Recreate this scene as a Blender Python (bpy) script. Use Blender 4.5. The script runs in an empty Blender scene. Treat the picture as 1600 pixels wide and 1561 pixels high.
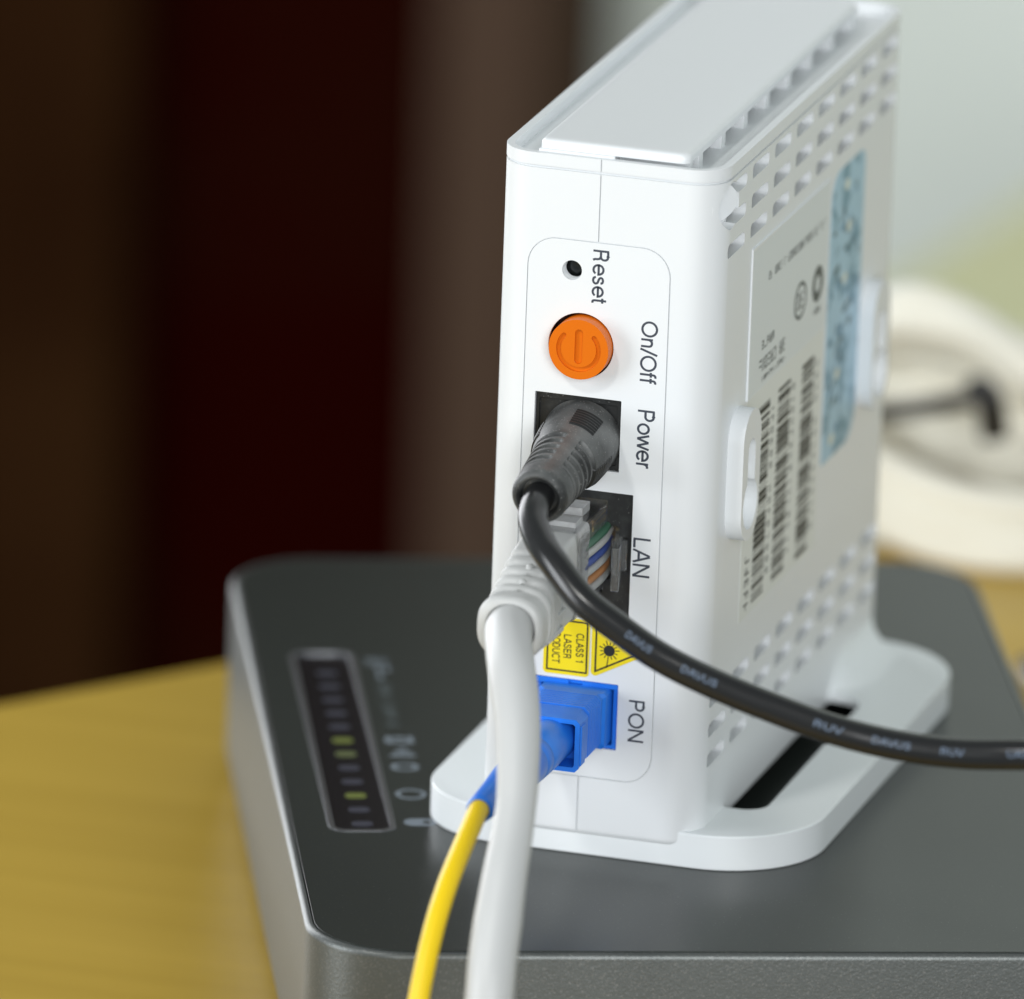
import bpy, bmesh, math, random
from mathutils import Vector, Matrix
from mathutils.geometry import tessellate_polygon
random.seed(7)
S = 0.001                      # everything below is written in millimetres
PI = math.pi
sc = bpy.context.scene
COL = sc.collection

# ------------------------------------------------------------------ camera
cam_d = bpy.data.cameras.new("camera")
cam = bpy.data.objects.new("camera", cam_d)
COL.objects.link(cam)
C0 = Vector((417.3455, -1406.8071, 502.8626))
FW = Vector((-0.26935373, 0.91537670, -0.29922243))
RT = Vector((0.95571472, 0.29232759, 0.03396981))
UP = Vector((-0.11856615, 0.27682139, 0.95357852))
m = Matrix((RT, UP, -FW)).transposed().to_4x4()
m.translation = C0 * S
cam.matrix_world = m
cam_d.sensor_width = 36
cam_d.sensor_fit = 'HORIZONTAL'
cam_d.lens = 19236.4 / 1600 * 36
cam_d.clip_start = 0.05
cam_d.clip_end = 30
cam_d.dof.use_dof = True
cam_d.dof.focus_distance = 1.528
cam_d.dof.aperture_fstop = 15
cam_d.dof.aperture_blades = 0
sc.camera = cam

# ------------------------------------------------------------------ room light, lamps, exposure
world = bpy.data.worlds.new("World")
sc.world = world
world.use_nodes = True
bg = world.node_tree.nodes["Background"]
bg.inputs[0].default_value = (0.86, 0.95, 0.98, 1)
bg.inputs[1].default_value = 0.26

def area(name, loc, target, sx, sy, power, col):
    l = bpy.data.lights.new(name, 'AREA')
    l.shape = 'RECTANGLE'; l.size = sx; l.size_y = sy
    l.energy = power; l.color = col
    o = bpy.data.objects.new(name, l); COL.objects.link(o)
    o.location = Vector(loc) * S
    o.rotation_euler = (Vector(target) - Vector(loc)).to_track_quat('-Z', 'Y').to_euler()
    return o
area("window_light", (880, -1690, 600), (10, 0, 40), 1.0, 1.0, 27, (0.97, 0.985, 1.0))
area("side_window_light", (-1500, -900, 420), (0, 0, 20), 0.6, 1.1, 20, (0.93, 0.96, 1.0))
area("far_window_light", (-860, 640, 230), (-10, 20, 20), 0.5, 0.8, 7, (0.95, 0.96, 1.0))
area("ceiling_lamp", (-560, -1250, 1500), (15, 0, 0), 0.22, 0.22, 9.5, (1.0, 0.99, 0.96))
sc.view_settings.view_transform = 'Standard'
sc.view_settings.look = 'None'
sc.view_settings.exposure = 0
sc.view_settings.gamma = 1

# ------------------------------------------------------------------ materials
def mat(name, col, rough=0.4, metal=0.0, spec=0.5, bump=None, vary=None, trans=0.0, ior=1.5, emit=None, coat=0.0, speck=None):
    """bump=(scale, strength, distance mm); vary=(scale, second colour, lo, hi); speck=(scale, colour, threshold)"""
    M = bpy.data.materials.new(name); M.use_nodes = True
    nt = M.node_tree; N = nt.nodes; L = nt.links
    P = N["Principled BSDF"]
    P.inputs["Base Color"].default_value = (*col, 1)
    P.inputs["Roughness"].default_value = rough
    P.inputs["Metallic"].default_value = metal
    P.inputs["Specular IOR Level"].default_value = spec
    P.inputs["IOR"].default_value = ior
    P.inputs["Transmission Weight"].default_value = trans
    P.inputs["Coat Weight"].default_value = coat
    tc = N.new("ShaderNodeTexCoord")
    src = None
    if vary:
        n = N.new("ShaderNodeTexNoise"); n.inputs["Scale"].default_value = vary[0]
        n.inputs["Detail"].default_value = 5
        L.new(tc.outputs["Object"], n.inputs["Vector"])
        r = N.new("ShaderNodeMapRange"); r.inputs["From Min"].default_value = vary[2]; r.inputs["From Max"].default_value = vary[3]
        L.new(n.outputs["Fac"], r.inputs["Value"])
        mx = N.new("ShaderNodeMix"); mx.data_type = 'RGBA'
        mx.inputs["A"].default_value = (*col, 1); mx.inputs["B"].default_value = (*vary[1], 1)
        L.new(r.outputs["Result"], mx.inputs["Factor"])
        src = mx.outputs["Result"]
    if speck:
        n = N.new("ShaderNodeTexNoise"); n.inputs["Scale"].default_value = speck[0]; n.inputs["Detail"].default_value = 1
        L.new(tc.outputs["Object"], n.inputs["Vector"])
        r = N.new("ShaderNodeMapRange"); r.inputs["From Min"].default_value = speck[2]; r.inputs["From Max"].default_value = speck[2] + 0.08
        L.new(n.outputs["Fac"], r.inputs["Value"])
        mx = N.new("ShaderNodeMix"); mx.data_type = 'RGBA'
        mx.inputs["A"].default_value = (*col, 1); mx.inputs["B"].default_value = (*speck[1], 1)
        if src: L.new(src, mx.inputs["A"])
        L.new(r.outputs["Result"], mx.inputs["Factor"])
        src = mx.outputs["Result"]
    if src: L.new(src, P.inputs["Base Color"])
    if bump:
        n = N.new("ShaderNodeTexNoise"); n.inputs["Scale"].default_value = bump[0]; n.inputs["Detail"].default_value = 3
        L.new(tc.outputs["Object"], n.inputs["Vector"])
        b = N.new("ShaderNodeBump"); b.inputs["Strength"].default_value = bump[1]; b.inputs["Distance"].default_value = bump[2] * S
        L.new(n.outputs["Fac"], b.inputs["Height"]); L.new(b.outputs["Normal"], P.inputs["Normal"])
    if emit:
        P.inputs["Emission Color"].default_value = (*emit[0], 1); P.inputs["Emission Strength"].default_value = emit[1]
    return M

M = {}
M['white'] = mat("white_plastic", (0.79, 0.815, 0.828), 0.38, bump=(2500, 0.12, 0.04))
M['panel'] = mat("panel_plastic", (0.79, 0.815, 0.828), 0.45, bump=(1800, 0.06, 0.03))
M['stand'] = mat("stand_plastic", (0.78, 0.815, 0.825), 0.36, bump=(2200, 0.10, 0.04))
M['ink'] = mat("grey_ink", (0.045, 0.055, 0.075), 0.6)
M['black_ink'] = mat("black_ink", (0.014, 0.015, 0.012), 0.6)
M['faded_ink'] = mat("faded_ink", (0.12, 0.135, 0.13), 0.6, vary=(900, (0.04, 0.05, 0.045), 0.4, 0.6))
M['orange'] = mat("orange_plastic", (0.72, 0.155, 0.003), 0.36, spec=0.3, bump=(1500, 0.05, 0.03))
M['recess'] = mat("dark_red_recess", (0.06, 0.012, 0.008), 0.5)
M['socket'] = mat("black_socket_plastic", (0.016, 0.017, 0.017), 0.42, vary=(700, (0.035, 0.037, 0.036), 0.5, 0.75), speck=(4200, (0.30, 0.29, 0.27), 0.74), bump=(3000, 0.2, 0.03))
M['hole'] = mat("dark_rubber", (0.012, 0.014, 0.014), 0.3)
M['pad'] = mat("ridged_black_rubber", (0.012, 0.013, 0.013), 0.4, speck=(4200, (0.14, 0.14, 0.13), 0.72))
M['plug'] = mat("dusty_black_rubber", (0.030, 0.032, 0.032), 0.46, vary=(150, (0.15, 0.157, 0.153), 0.42, 0.68), speck=(5000, (0.34, 0.34, 0.33), 0.68), bump=(3500, 0.25, 0.05))
M['cable_black'] = mat("black_cable", (0.014, 0.0145, 0.015), 0.24, bump=(600, 0.05, 0.05))
M['print'] = mat("pale_cable_print", (0.13, 0.175, 0.245), 0.6)
M['grey'] = mat("grey_boot_plastic", (0.55, 0.56, 0.55), 0.42, bump=(1200, 0.08, 0.04), vary=(120, (0.48, 0.49, 0.48), 0.4, 0.7))
M['grey_cable'] = mat("grey_cable_jacket", (0.53, 0.54, 0.535), 0.40, bump=(500, 0.06, 0.06))
M['clear'] = mat("clear_plastic", (0.93, 0.95, 0.95), 0.10, trans=0.92, ior=1.46, bump=(700, 0.12, 0.05))
M['clear_smooth'] = mat('smooth_clear_plastic', (0.96, 0.97, 0.97), 0.03, trans=1.0, ior=1.4)
M['frost'] = mat("frosted_plastic", (0.62, 0.63, 0.63), 0.22, trans=0.35, ior=1.4, bump=(500, 0.3, 0.1), vary=(420, (0.42, 0.41, 0.40), 0.45, 0.65))
M['gold'] = mat("gold_contact", (0.70, 0.50, 0.22), 0.3, metal=1)
for n_, c_ in dict(green=(0.04, 0.125, 0.075), blue=(0.04, 0.075, 0.28), orange_wire=(0.42, 0.19, 0.07), brown=(0.16, 0.08, 0.04), pale=(0.42, 0.43, 0.42)).items():
    M['wire_' + n_] = mat("wire_" + n_, c_, 0.45)
M['blue'] = mat("blue_plastic", (0.012, 0.170, 0.74), 0.40, bump=(1500, 0.12, 0.04), vary=(200, (0.02, 0.21, 0.78), 0.4, 0.7), speck=(4200, (0.25, 0.45, 0.85), 0.76))
M['yellow_cable'] = mat("yellow_cable_jacket", (0.83, 0.58, 0.002), 0.40, bump=(700, 0.06, 0.05))
M['yellow'] = mat("yellow_label", (0.90, 0.71, 0.006), 0.5)
M['label'] = mat("grey_label", (0.72, 0.765, 0.775), 0.4)
M['paper'] = mat("pale_label", (0.76, 0.78, 0.74), 0.5)
M['sticker'] = mat("blue_sticker", (0.38, 0.59, 0.74), 0.35, vary=(300, (0.14, 0.31, 0.43), 0.52, 0.60))
M['sticker_dot'] = mat("sticker_dot", (0.72, 0.76, 0.68), 0.4)
M['sticker_dark'] = mat("sticker_dark", (0.06, 0.13, 0.17), 0.4, vary=(500, (0.09, 0.25, 0.40), 0.45, 0.6))
M['modem'] = mat("charcoal_paint", (0.023, 0.028, 0.025), 0.28, spec=0.36, bump=(3200, 0.14, 0.03), speck=(3600, (0.17, 0.17, 0.16), 0.70))
M['modem_side'] = mat("grainy_grey_paint", (0.115, 0.125, 0.122), 0.40, metal=0.55, bump=(2600, 0.75, 0.05), speck=(4200, (0.17, 0.175, 0.17), 0.60))
M['bezel'] = mat("silver_bezel", (0.32, 0.33, 0.35), 0.28, metal=0.9)
M['window'] = mat("black_window", (0.004, 0.004, 0.006), 0.25)
M['icon'] = mat("icon_print", (0.16, 0.19, 0.22), 0.5)
M['icon_faint'] = mat('faint_print', (0.085, 0.105, 0.11), 0.5)
M['led_on'] = mat("lit_green_light", (0.11, 0.135, 0.02), 0.4, emit=((0.45, 0.52, 0.06), 0.02))
M['led_dim'] = mat("dim_green_light", (0.07, 0.085, 0.03), 0.4, emit=((0.40, 0.50, 0.10), 0.04))
M['led_off'] = mat("unlit_light", (0.028, 0.028, 0.045), 0.4)
M['rubber'] = mat("rubber_foot", (0.02, 0.02, 0.02), 0.8)
M['cream'] = mat("cream_cable", (0.78, 0.76, 0.66), 0.5, bump=(300, 0.1, 0.1))
M['olive'] = mat("olive_laminate", (0.53, 0.53, 0.30), 0.5, vary=(4, (0.49, 0.49, 0.27), 0.4, 0.6))
M['wall'] = mat("pale_wall_paint", (0.785, 0.85, 0.775), 0.8, bump=(60, 0.1, 0.6), vary=(2, (0.76, 0.81, 0.76), 0.4, 0.6))
M['jamb'] = mat("taupe_paint", (0.070, 0.044, 0.030), 0.9, spec=0.0, bump=(80, 0.1, 0.5), vary=(5, (0.06, 0.04, 0.03), 0.4, 0.6))
M['door'] = mat("dark_wood", (0.013, 0.0009, 0.0005), 0.9, spec=0.0, vary=(9, (0.014, 0.0045, 0.002), 0.42, 0.62), bump=(70, 0.1, 0.4))
M['door_panel'] = mat("brown_wood", (0.026, 0.011, 0.004), 0.9, spec=0.0, vary=(9, (0.014, 0.005, 0.002), 0.42, 0.62))

def wood():
    Mt = bpy.data.materials.new("yellow_wood"); Mt.use_nodes = True
    nt = Mt.node_tree; N = nt.nodes; L = nt.links; P = N["Principled BSDF"]
    tc = N.new("ShaderNodeTexCoord"); mp = N.new("ShaderNodeMapping")
    mp.inputs["Rotation"].default_value = (0, 0, math.radians(20)); mp.inputs["Scale"].default_value = (4, 130, 40)
    L.new(tc.outputs["Object"], mp.inputs["Vector"])
    n = N.new("ShaderNodeTexNoise"); n.inputs["Scale"].default_value = 1.0; n.inputs["Detail"].default_value = 5; n.inputs["Distortion"].default_value = 0.4
    L.new(mp.outputs["Vector"], n.inputs["Vector"])
    cr = N.new("ShaderNodeValToRGB")
    cr.color_ramp.elements[0].position = 0.32; cr.color_ramp.elements[0].color = (0.44, 0.285, 0.033, 1)
    cr.color_ramp.elements[1].position = 0.68; cr.color_ramp.elements[1].color = (0.50, 0.33, 0.045, 1)
    L.new(n.outputs["Fac"], cr.inputs["Fac"]); L.new(cr.outputs["Color"], P.inputs["Base Color"])
    P.inputs["Roughness"].default_value = 0.38
    b = N.new("ShaderNodeBump"); b.inputs["Strength"].default_value = 0.1; b.inputs["Distance"].default_value = 0.0002
    L.new(n.outputs["Fac"], b.inputs["Height"]); L.new(b.outputs["Normal"], P.inputs["Normal"])
    return Mt
M['wood'] = wood()

# ------------------------------------------------------------------ mesh helpers
AX = {'z': lambda a, b, h: (a, b, h), 'y': lambda a, b, h: (a, h, b), 'x': lambda a, b, h: (h, a, b)}

class MB:
    def __init__(self): self.v = []; self.f = []
    def add(self, vs, fs):
        k = len(self.v); self.v += [tuple(p) for p in vs]; self.f += [[i + k for i in f] for f in fs]; return self
    def box(self, x0, x1, y0, y1, z0, z1):
        return self.prism([(x0, y0), (x1, y0), (x1, y1), (x0, y1)], z0, z1, 'z')
    def prism(self, poly, lo, hi, axis='z'):
        n = len(poly); A = AX[axis]
        vs = [A(a, b, lo) for a, b in poly] + [A(a, b, hi) for a, b in poly]
        fs = [list(range(n)), list(range(2 * n - 1, n - 1, -1))]
        fs += [[i, i + n, (i + 1) % n + n, (i + 1) % n] for i in range(n)]
        return self.add(vs, fs)
    def plate(self, outer, holes, lo, hi, axis='z'):
        """a plate with holes right through it"""
        loops = [outer] + holes; A = AX[axis]
        flat = [p for l in loops for p in l]
        tri = tessellate_polygon([[Vector((a, b, 0)) for a, b in l] for l in loops])
        n = len(flat)
        vs = [A(a, b, lo) for a, b in flat] + [A(a, b, hi) for a, b in flat]
        fs = [list(t) for t in tri] + [[i + n for i in t][::-1] for t in tri]
        k = 0
        for l in loops:
            q = len(l)
            fs += [[k + i, k + (i + 1) % q, k + (i + 1) % q + n, k + i + n] for i in range(q)]
            k += q
        return self.add(vs, fs)
    def sheet(self, poly, h, axis):
        A = AX[axis]; return self.add([A(a, b, h) for a, b in poly], [list(range(len(poly)))])
    def loft(self, rings, cap0=True, cap1=True):
        n = len(rings[0]); vs = [p for r in rings for p in r]; fs = []
        for k in range(len(rings) - 1):
            for i in range(n):
                j = (i + 1) % n; fs.append([k * n + i, k * n + j, (k + 1) * n + j, (k + 1) * n + i])
        if cap0: fs.append(list(range(n))[::-1])
        if cap1: fs.append([(len(rings) - 1) * n + i for i in range(n)])
        return self.add(vs, fs)
    def tube(self, pts, r, n=20, rad=None):
        fr = frames(pts)
        return self.loft([[p + (a * math.cos(t) + b * math.sin(t)) * (rad[k] if rad else r) for t in [2 * PI * i / n for i in range(n)]] for k, (p, d, a, b) in enumerate(fr)])
    def lathe(self, prof, c, axis='y', n=48):
        """prof: (distance along the axis, radius); c: the two other coordinates"""
        A = AX[axis]
        return self.loft([[A(c[0] + r * math.cos(2 * PI * i / n), c[1] + r * math.sin(2 * PI * i / n), h) for i in range(n)] for h, r in prof])

def frames(pts):
    out = []; prev = None
    for k, p in enumerate(pts):
        d = (pts[min(k + 1, len(pts) - 1)] - pts[max(k - 1, 0)]).normalized()
        if prev is None:
            a = d.cross(Vector((0, 0, 1)) if abs(d.z) < 0.9 else Vector((1, 0, 0))).normalized()
        else:
            a = (prev - d * prev.dot(d)).normalized()
        prev = a; out.append((p, d, a, d.cross(a)))
    return out

def spline(ctrl, step=0.8, closed=False):
    P = [Vector(c) for c in ctrl]; out = []; n = len(P)
    segs = n if closed else n - 1
    for i in range(segs):
        if closed: p0, p1, p2, p3 = P[i - 1], P[i], P[(i + 1) % n], P[(i + 2) % n]
        else:
            p1, p2 = P[i], P[i + 1]
            p0 = P[i - 1] if i else p1 * 2 - p2
            p3 = P[i + 2] if i + 2 < n else p2 * 2 - p1
        q = max(2, int((p2 - p1).length / step))
        for k in range(q):
            t = k / q
            out.append(0.5 * ((2 * p1) + (p2 - p0) * t + (2 * p0 - 5 * p1 + 4 * p2 - p3) * t * t + (3 * p1 - p0 - 3 * p2 + p3) * t ** 3))
    if not closed: out.append(P[-1])
    return out

def rr(x0, x1, y0, y1, r, n=8):
    """rounded rectangle; r one radius or four (lower left, lower right, upper right, upper left)"""
    R = r if isinstance(r, (tuple, list)) else (r,) * 4
    out = []
    for (cx, cy, a, q) in ((x0 + R[0], y0 + R[0], PI, R[0]), (x1 - R[1], y0 + R[1], 1.5 * PI, R[1]), (x1 - R[2], y1 - R[2], 0, R[2]), (x0 + R[3], y1 - R[3], PI / 2, R[3])):
        if q <= 0.001: out.append((cx, cy)); continue
        for i in range(n + 1):
            t = a + PI / 2 * i / n; out.append((cx + q * math.cos(t), cy + q * math.sin(t)))
    return out
def circ(cx, cy, r, n=32): return [(cx + r * math.cos(2 * PI * i / n), cy + r * math.sin(2 * PI * i / n)) for i in range(n)]
def arcband(cx, cy, r0, r1, a0, a1, n=40):
    A = [math.radians(a0 + (a1 - a0) * i / n) for i in range(n + 1)]
    w = (r1 - r0) / 2; rm = (r0 + r1) / 2
    out = [(cx + r1 * math.cos(t), cy + r1 * math.sin(t)) for t in A]
    for i in range(1, 6):
        b = A[-1] + PI * i / 6; out.append((cx + rm * math.cos(A[-1]) + w * math.cos(b), cy + rm * math.sin(A[-1]) + w * math.sin(b)))
    out += [(cx + r0 * math.cos(t), cy + r0 * math.sin(t)) for t in reversed(A)]
    for i in range(1, 6):
        b = A[0] + PI + PI * i / 6; out.append((cx + rm * math.cos(A[0]) + w * math.cos(b), cy + rm * math.sin(A[0]) + w * math.sin(b)))
    return out

def mesh_of(name, mb, off=(0, 0, 0)):
    me = bpy.data.meshes.new(name)
    bm = bmesh.new(); o = Vector(off)
    vs = [bm.verts.new((Vector(p) - o) * S) for p in mb.v]
    for f in mb.f:
        try: bm.faces.new([vs[i] for i in f])
        except ValueError: pass
    bmesh.ops.recalc_face_normals(bm, faces=bm.faces)
    bm.to_mesh(me); bm.free()
    return me
def finish(me, smooth):
    if smooth:
        me.polygons.foreach_set('use_smooth', [True] * len(me.polygons))
        me.set_sharp_from_angle(angle=math.radians(smooth))
OFF = {}
def obj(name, mb, material, parent=None, bevel=0, segs=2, smooth=35, label=None, kind=None):
    off = OFF.get(parent.name, (0, 0, 0)) if parent else (0, 0, 0)
    while parent is not None and parent.type == 'MESH' and parent.name not in OFF: break
    me = mesh_of(name, mb, off)
    me.materials.append(material)
    finish(me, smooth)
    o = bpy.data.objects.new(name, me); COL.objects.link(o)
    OFF[o.name] = off
    if parent: o.parent = parent
    if bevel:
        b = o.modifiers.new("bevel", 'BEVEL'); b.width = bevel * S; b.segments = segs; b.limit_method = 'ANGLE'; b.angle_limit = math.radians(38); b.harden_normals = bool(smooth)
    if label: o['label'] = label
    if kind: o['kind'] = kind
    return o
def thing(name, label, cat, loc, rz=0, group=None):
    o = bpy.data.objects.new(name, None); COL.objects.link(o)
    o.empty_display_size = 0.01
    o.location = Vector(loc) * S; o.rotation_euler = (0, 0, rz)
    o['label'] = label; o['category'] = cat
    if group: o['group'] = group
    OFF[o.name] = tuple(loc) if rz == 0 else (0, 0, loc[2])
    return o
def tag(o, label, cat, group=None):
    o['label'] = label; o['category'] = cat
    if group: o['group'] = group
    return o
def structure(o): o['kind'] = 'structure'; return o

def boolean(base, cutters):
    """subtract the cutters from the base with the exact solver; returns a mesh in mm * S"""
    a = bpy.data.objects.new("base_shape", mesh_of("base_shape", base)); COL.objects.link(a)
    tmp = [a]
    for c in cutters:
        b = bpy.data.objects.new("cutter_shape", mesh_of("cutter_shape", c)); COL.objects.link(b); tmp.append(b)
        md = a.modifiers.new("cut", 'BOOLEAN'); md.operation = 'DIFFERENCE'; md.solver = 'EXACT'; md.object = b
    bpy.context.view_layer.update()
    me = bpy.data.meshes.new_from_object(a.evaluated_get(bpy.context.evaluated_depsgraph_get()))
    for o in tmp: bpy.data.objects.remove(o)
    return me

# flat lettering: outline of the words as filled faces in text units
# drawn as strokes of even width: each letter is (advance, [strokes]); capitals are 1 unit high
def _arc(cx, cy, rx, ry, a0, a1, n=20): return [(cx + rx * math.cos(math.radians(a0 + (a1 - a0) * i / n)), cy + ry * math.sin(math.radians(a0 + (a1 - a0) * i / n))) for i in range(n + 1)]
def _sp(*pts): return [(p.x, p.y) for p in spline([(x, y, 0) for x, y in pts], 0.05)]
CAPH = 1.0
_S = _sp((.60, .72), (.55, .87), (.36, .945), (.17, .89), (.11, .75), (.18, .61), (.36, .53), (.56, .44), (.63, .27), (.56, .12), (.36, .055), (.13, .12), (.06, .31))
_s = _sp((.47, .52), (.43, .63), (.29, .675), (.14, .63), (.10, .535), (.16, .44), (.29, .385), (.44, .325), (.495, .205), (.43, .095), (.28, .05), (.12, .095), (.06, .22))
GL = {
 'R': (.98, [[(.13, 0), (.13, 1)], [(.13, .942), (.50, .942)] + _arc(.50, .715, .21, .227, 90, -90) + [(.13, .488)], _sp((.50, .488), (.63, .42), (.67, .29), (.68, .12), (.75, 0))]),
 'P': (.92, [[(.13, 0), (.13, 1)], [(.13, .942), (.50, .942)] + _arc(.50, .70, .225, .242, 90, -90) + [(.13, .458)]]),
 'B': (.92, [[(.13, 0), (.13, 1)], [(.13, .942), (.46, .942)] + _arc(.46, .735, .2, .207, 90, -90) + [(.13, .528)], [(.46, .528)] + _arc(.48, .293, .225, .235, 90, -90) + [(.13, .058)]]),
 'D': (1.0, [[(.13, 0), (.13, 1)], [(.13, .942), (.40, .942)] + _arc(.40, .5, .40, .442, 90, -90, 28) + [(.13, .058)]]),
 'e': (.77, [[(.08, .375), (.70, .375)] + _arc(.39, .365, .31, .315, 2, 325, 34)]),
 's': (.68, [[(x + .04, y) for x, y in _s]]), 'S': (.90, [[(x + .07, y) for x, y in _S]]),
 't': (.40, [[(.19, .92)] + _sp((.19, .22), (.21, .10), (.29, .055), (.37, .065)), [(.03, .675), (.36, .675)]]),
 'O': (1.08, [_arc(.54, .5, .455, .452, 0, 360, 48)]), 'o': (.77, [_arc(.385, .365, .31, .315, 0, 360, 36)]),
 '0': (.77, [_arc(.385, .5, .28, .45, 0, 360, 36)]),
 'n': (.77, [[(.15, 0), (.15, .725)], _sp((.15, .44), (.20, .58), (.31, .665), (.45, .665), (.56, .59), (.59, .46)) + [(.59, 0)]]),
 'r': (.46, [[(.15, 0), (.15, .725)], _sp((.15, .42), (.19, .56), (.28, .655), (.42, .665))]),
 '/': (.40, [[(.0, -.03), (.37, 1.03)]]),
 'f': (.39, [[(.18, 0)] + [(.18, .76)] + _sp((.18, .78), (.20, .91), (.29, .965), (.38, .955)), [(.03, .675), (.35, .675)]]),
 'w': (1.0, [[(.04, .725), (.26, .02)], [(.26, .02), (.50, .70)], [(.50, .70), (.74, .02)], [(.74, .02), (.96, .725)]]),
 'L': (.77, [[(.13, 1), (.13, 0)], [(.13, .058), (.70, .058)]]),
 'A': (.92, [[(.05, 0), (.44, .99)], [(.48, .99), (.87, 0)], [(.20, .335), (.72, .335)]]),
 'V': (.92, [[(.05, 1), (.44, .01)], [(.48, .01), (.87, 1)]]),
 'N': (1.0, [[(.14, 0), (.14, 1)], [(.15, .98), (.85, .02)], [(.86, 0), (.86, 1)]]),
 'C': (1.0, [_arc(.52, .5, .43, .45, 42, 318, 40)]), 'U': (1.0, [[(.13, 1)] + _arc(.48, .38, .35, .33, 180, 360) + [(.83, 1)]]),
 'E': (.90, [[(.13, 0), (.13, 1)], [(.13, .942), (.78, .942)], [(.13, .52), (.74, .52)], [(.13, .058), (.80, .058)]]),
 'T': (.84, [[(.42, 0), (.42, 1)], [(.03, .942), (.81, .942)]]),
 'W': (1.3, [[(.04, 1), (.34, .02)], [(.34, .02), (.65, .98)], [(.65, .98), (.96, .02)], [(.96, .02), (1.26, 1)]]),
 '1': (.77, [[(.42, 0), (.42, 1)], [(.42, .94), (.16, .76)]]), '-': (.46, [[(.06, .36), (.40, .36)]]), ' ': (.38, [])}
def thick(pts, w):
    """a polyline as a flat strip of even width"""
    L_, R_ = [], []; P = []
    for p in pts:
        p = Vector(p)
        if P:
            q_ = int((p - P[-1]).length / 0.16); p0 = P[-1]
            P += [p0.lerp(p, (i + 1) / (q_ + 1)) for i in range(q_)]
        P.append(p)
    n = len(P); closed = (P[0] - P[-1]).length < 1e-4
    for k in range(n):
        a = P[k - 1] if k else (P[-2] if closed else None); b_ = P[k + 1] if k + 1 < n else (P[1] if closed else None)
        d0 = (P[k] - a).normalized() if a is not None else None; d1 = (b_ - P[k]).normalized() if b_ is not None else None
        d = (d0 + d1).normalized() if d0 is not None and d1 is not None else (d0 or d1)
        m_ = min(1.6, 1 / max(0.3, d.dot(d1 if d1 is not None else d0))); nn = Vector((-d.y, d.x)) * (w / 2 * m_)
        L_.append(P[k] + nn); R_.append(P[k] - nn)
    return [tuple(p) for p in L_ + R_], [[k, k + 1, n + k + 1, n + k] for k in range(n - 1)]
def glyphs(s, w=0.142):
    """flat letters: points (x, y, layer) and faces; strokes that cross lie a hair apart"""
    vs, fs, x = [], [], 0.0
    for ch in s:
        adv, st = GL[ch]
        for q_, p in enumerate(st):
            v, f = thick(p, w); k = len(vs)
            vs += [(a + x, b_, q_ * 0.0012) for a, b_ in v]; fs += [[i + k for i in g] for g in f]
        x += adv
    return vs, fs
def words_down(mb, s, xb, xc, z0, z1, y, w=0.142):
    """letters read downwards, their feet at x = xb and the tops of capitals at x = xc"""
    vs, fs = glyphs(s, w)
    a, b = min(p[0] for p in vs), max(p[0] for p in vs)
    mb.add([(xb + (xc - xb) * v, y - h, z0 + (z1 - z0) * (u - a) / (b - a)) for u, v, h in vs], fs)
    return mb
def strokes(rng, w, h, n):
    """illegible small print: letter-like little bars, as 2D rectangles"""
    out = []; cw = w / n
    for k in range(n):
        if rng.random() < 0.10: continue
        x = k * cw; t = cw * 0.20; a = cw * 0.72
        seg = [(x, x + t, 0, h), (x + a - t, x + a, 0, h), (x, x + a, h - t, h), (x, x + a, 0, t), (x, x + a, h / 2 - t / 2, h / 2 + t / 2)]
        for q in seg:
            if rng.random() < 0.62: out.append(q)
    return out

# ------------------------------------------------------------------ setting: wall behind
wb = MB(); wb.box(-2300, 2300, 930, 960, -760, 1900)
structure(obj("wall", wb, M['wall']))

# ================================================================== desk
ZD = -29.0                              # height of the desk top
P1 = Vector((-99.3, 104.7)); P2 = Vector((-76.9, 133.2))
ed = (P2 - P1).normalized(); en = Vector((ed.y, -ed.x))          # along the far edge, and towards the camera
q = lambda a, b: tuple(P1 + ed * a + en * b)
desk = thing("desk", "yellow wooden desk under the charcoal box, seen out of focus", "desk", (0, 0, ZD - 25))
db = MB(); db.prism([q(-420, 0), q(330, 0), q(330, 250), q(-420, 250)], ZD - 25, ZD, 'z')
obj("desk_top", db, M['wood'], desk, bevel=1.5)
for a, b in ((-400, 10), (280, 10), (-400, 200), (280, 200)):
    lb = MB(); lb.prism([q(a, b), q(a + 40, b), q(a + 40, b + 40), q(a, b + 40)], -760, ZD - 25, 'z')
    obj("leg", lb, M['wood'], desk, bevel=1.5)

# ================================================================== charcoal box
BA = math.radians(22.1); BZ = ZD
ZT = -2.6                                # its top face
def uv(u, v): return (u * math.cos(BA) - v * math.sin(BA), u * math.sin(BA) + v * math.cos(BA))
U0, U1, V0, V1 = -23.6, 77.6, -41.8, 117.6
box = thing("set_top_box", "flat charcoal box with indicator lights lying under the white router", "set-top box", (0, 0, BZ), BA)
crr = lambda i, z_: [(a_, b_, z_) for a_, b_ in rr(U0 + i, U1 - i, V0 + i, V1 - i, 12 - i, 14)]
shell = MB().loft([crr(0.6, BZ + 2.0), crr(0, BZ + 2.8)] + [crr(0.85 * (1 - math.cos(t_)), ZT - 0.95 + 0.9 * math.sin(t_)) for t_ in [PI / 2 * k / 6 for k in range(7)]])
cut = MB().prism(rr(U0 + 0.95, U1 - 0.95, V0 + 0.55, V1 - 0.95, 11.3, 14), ZT - 0.6, ZT + 1, 'z')
me = boolean(shell, [cut])
for vtx in me.vertices: vtx.co.z -= BZ * S
me.materials.append(M['modem_side']); finish(me, 35)
o = bpy.data.objects.new("casing", me); COL.objects.link(o); o.parent = box
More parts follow.
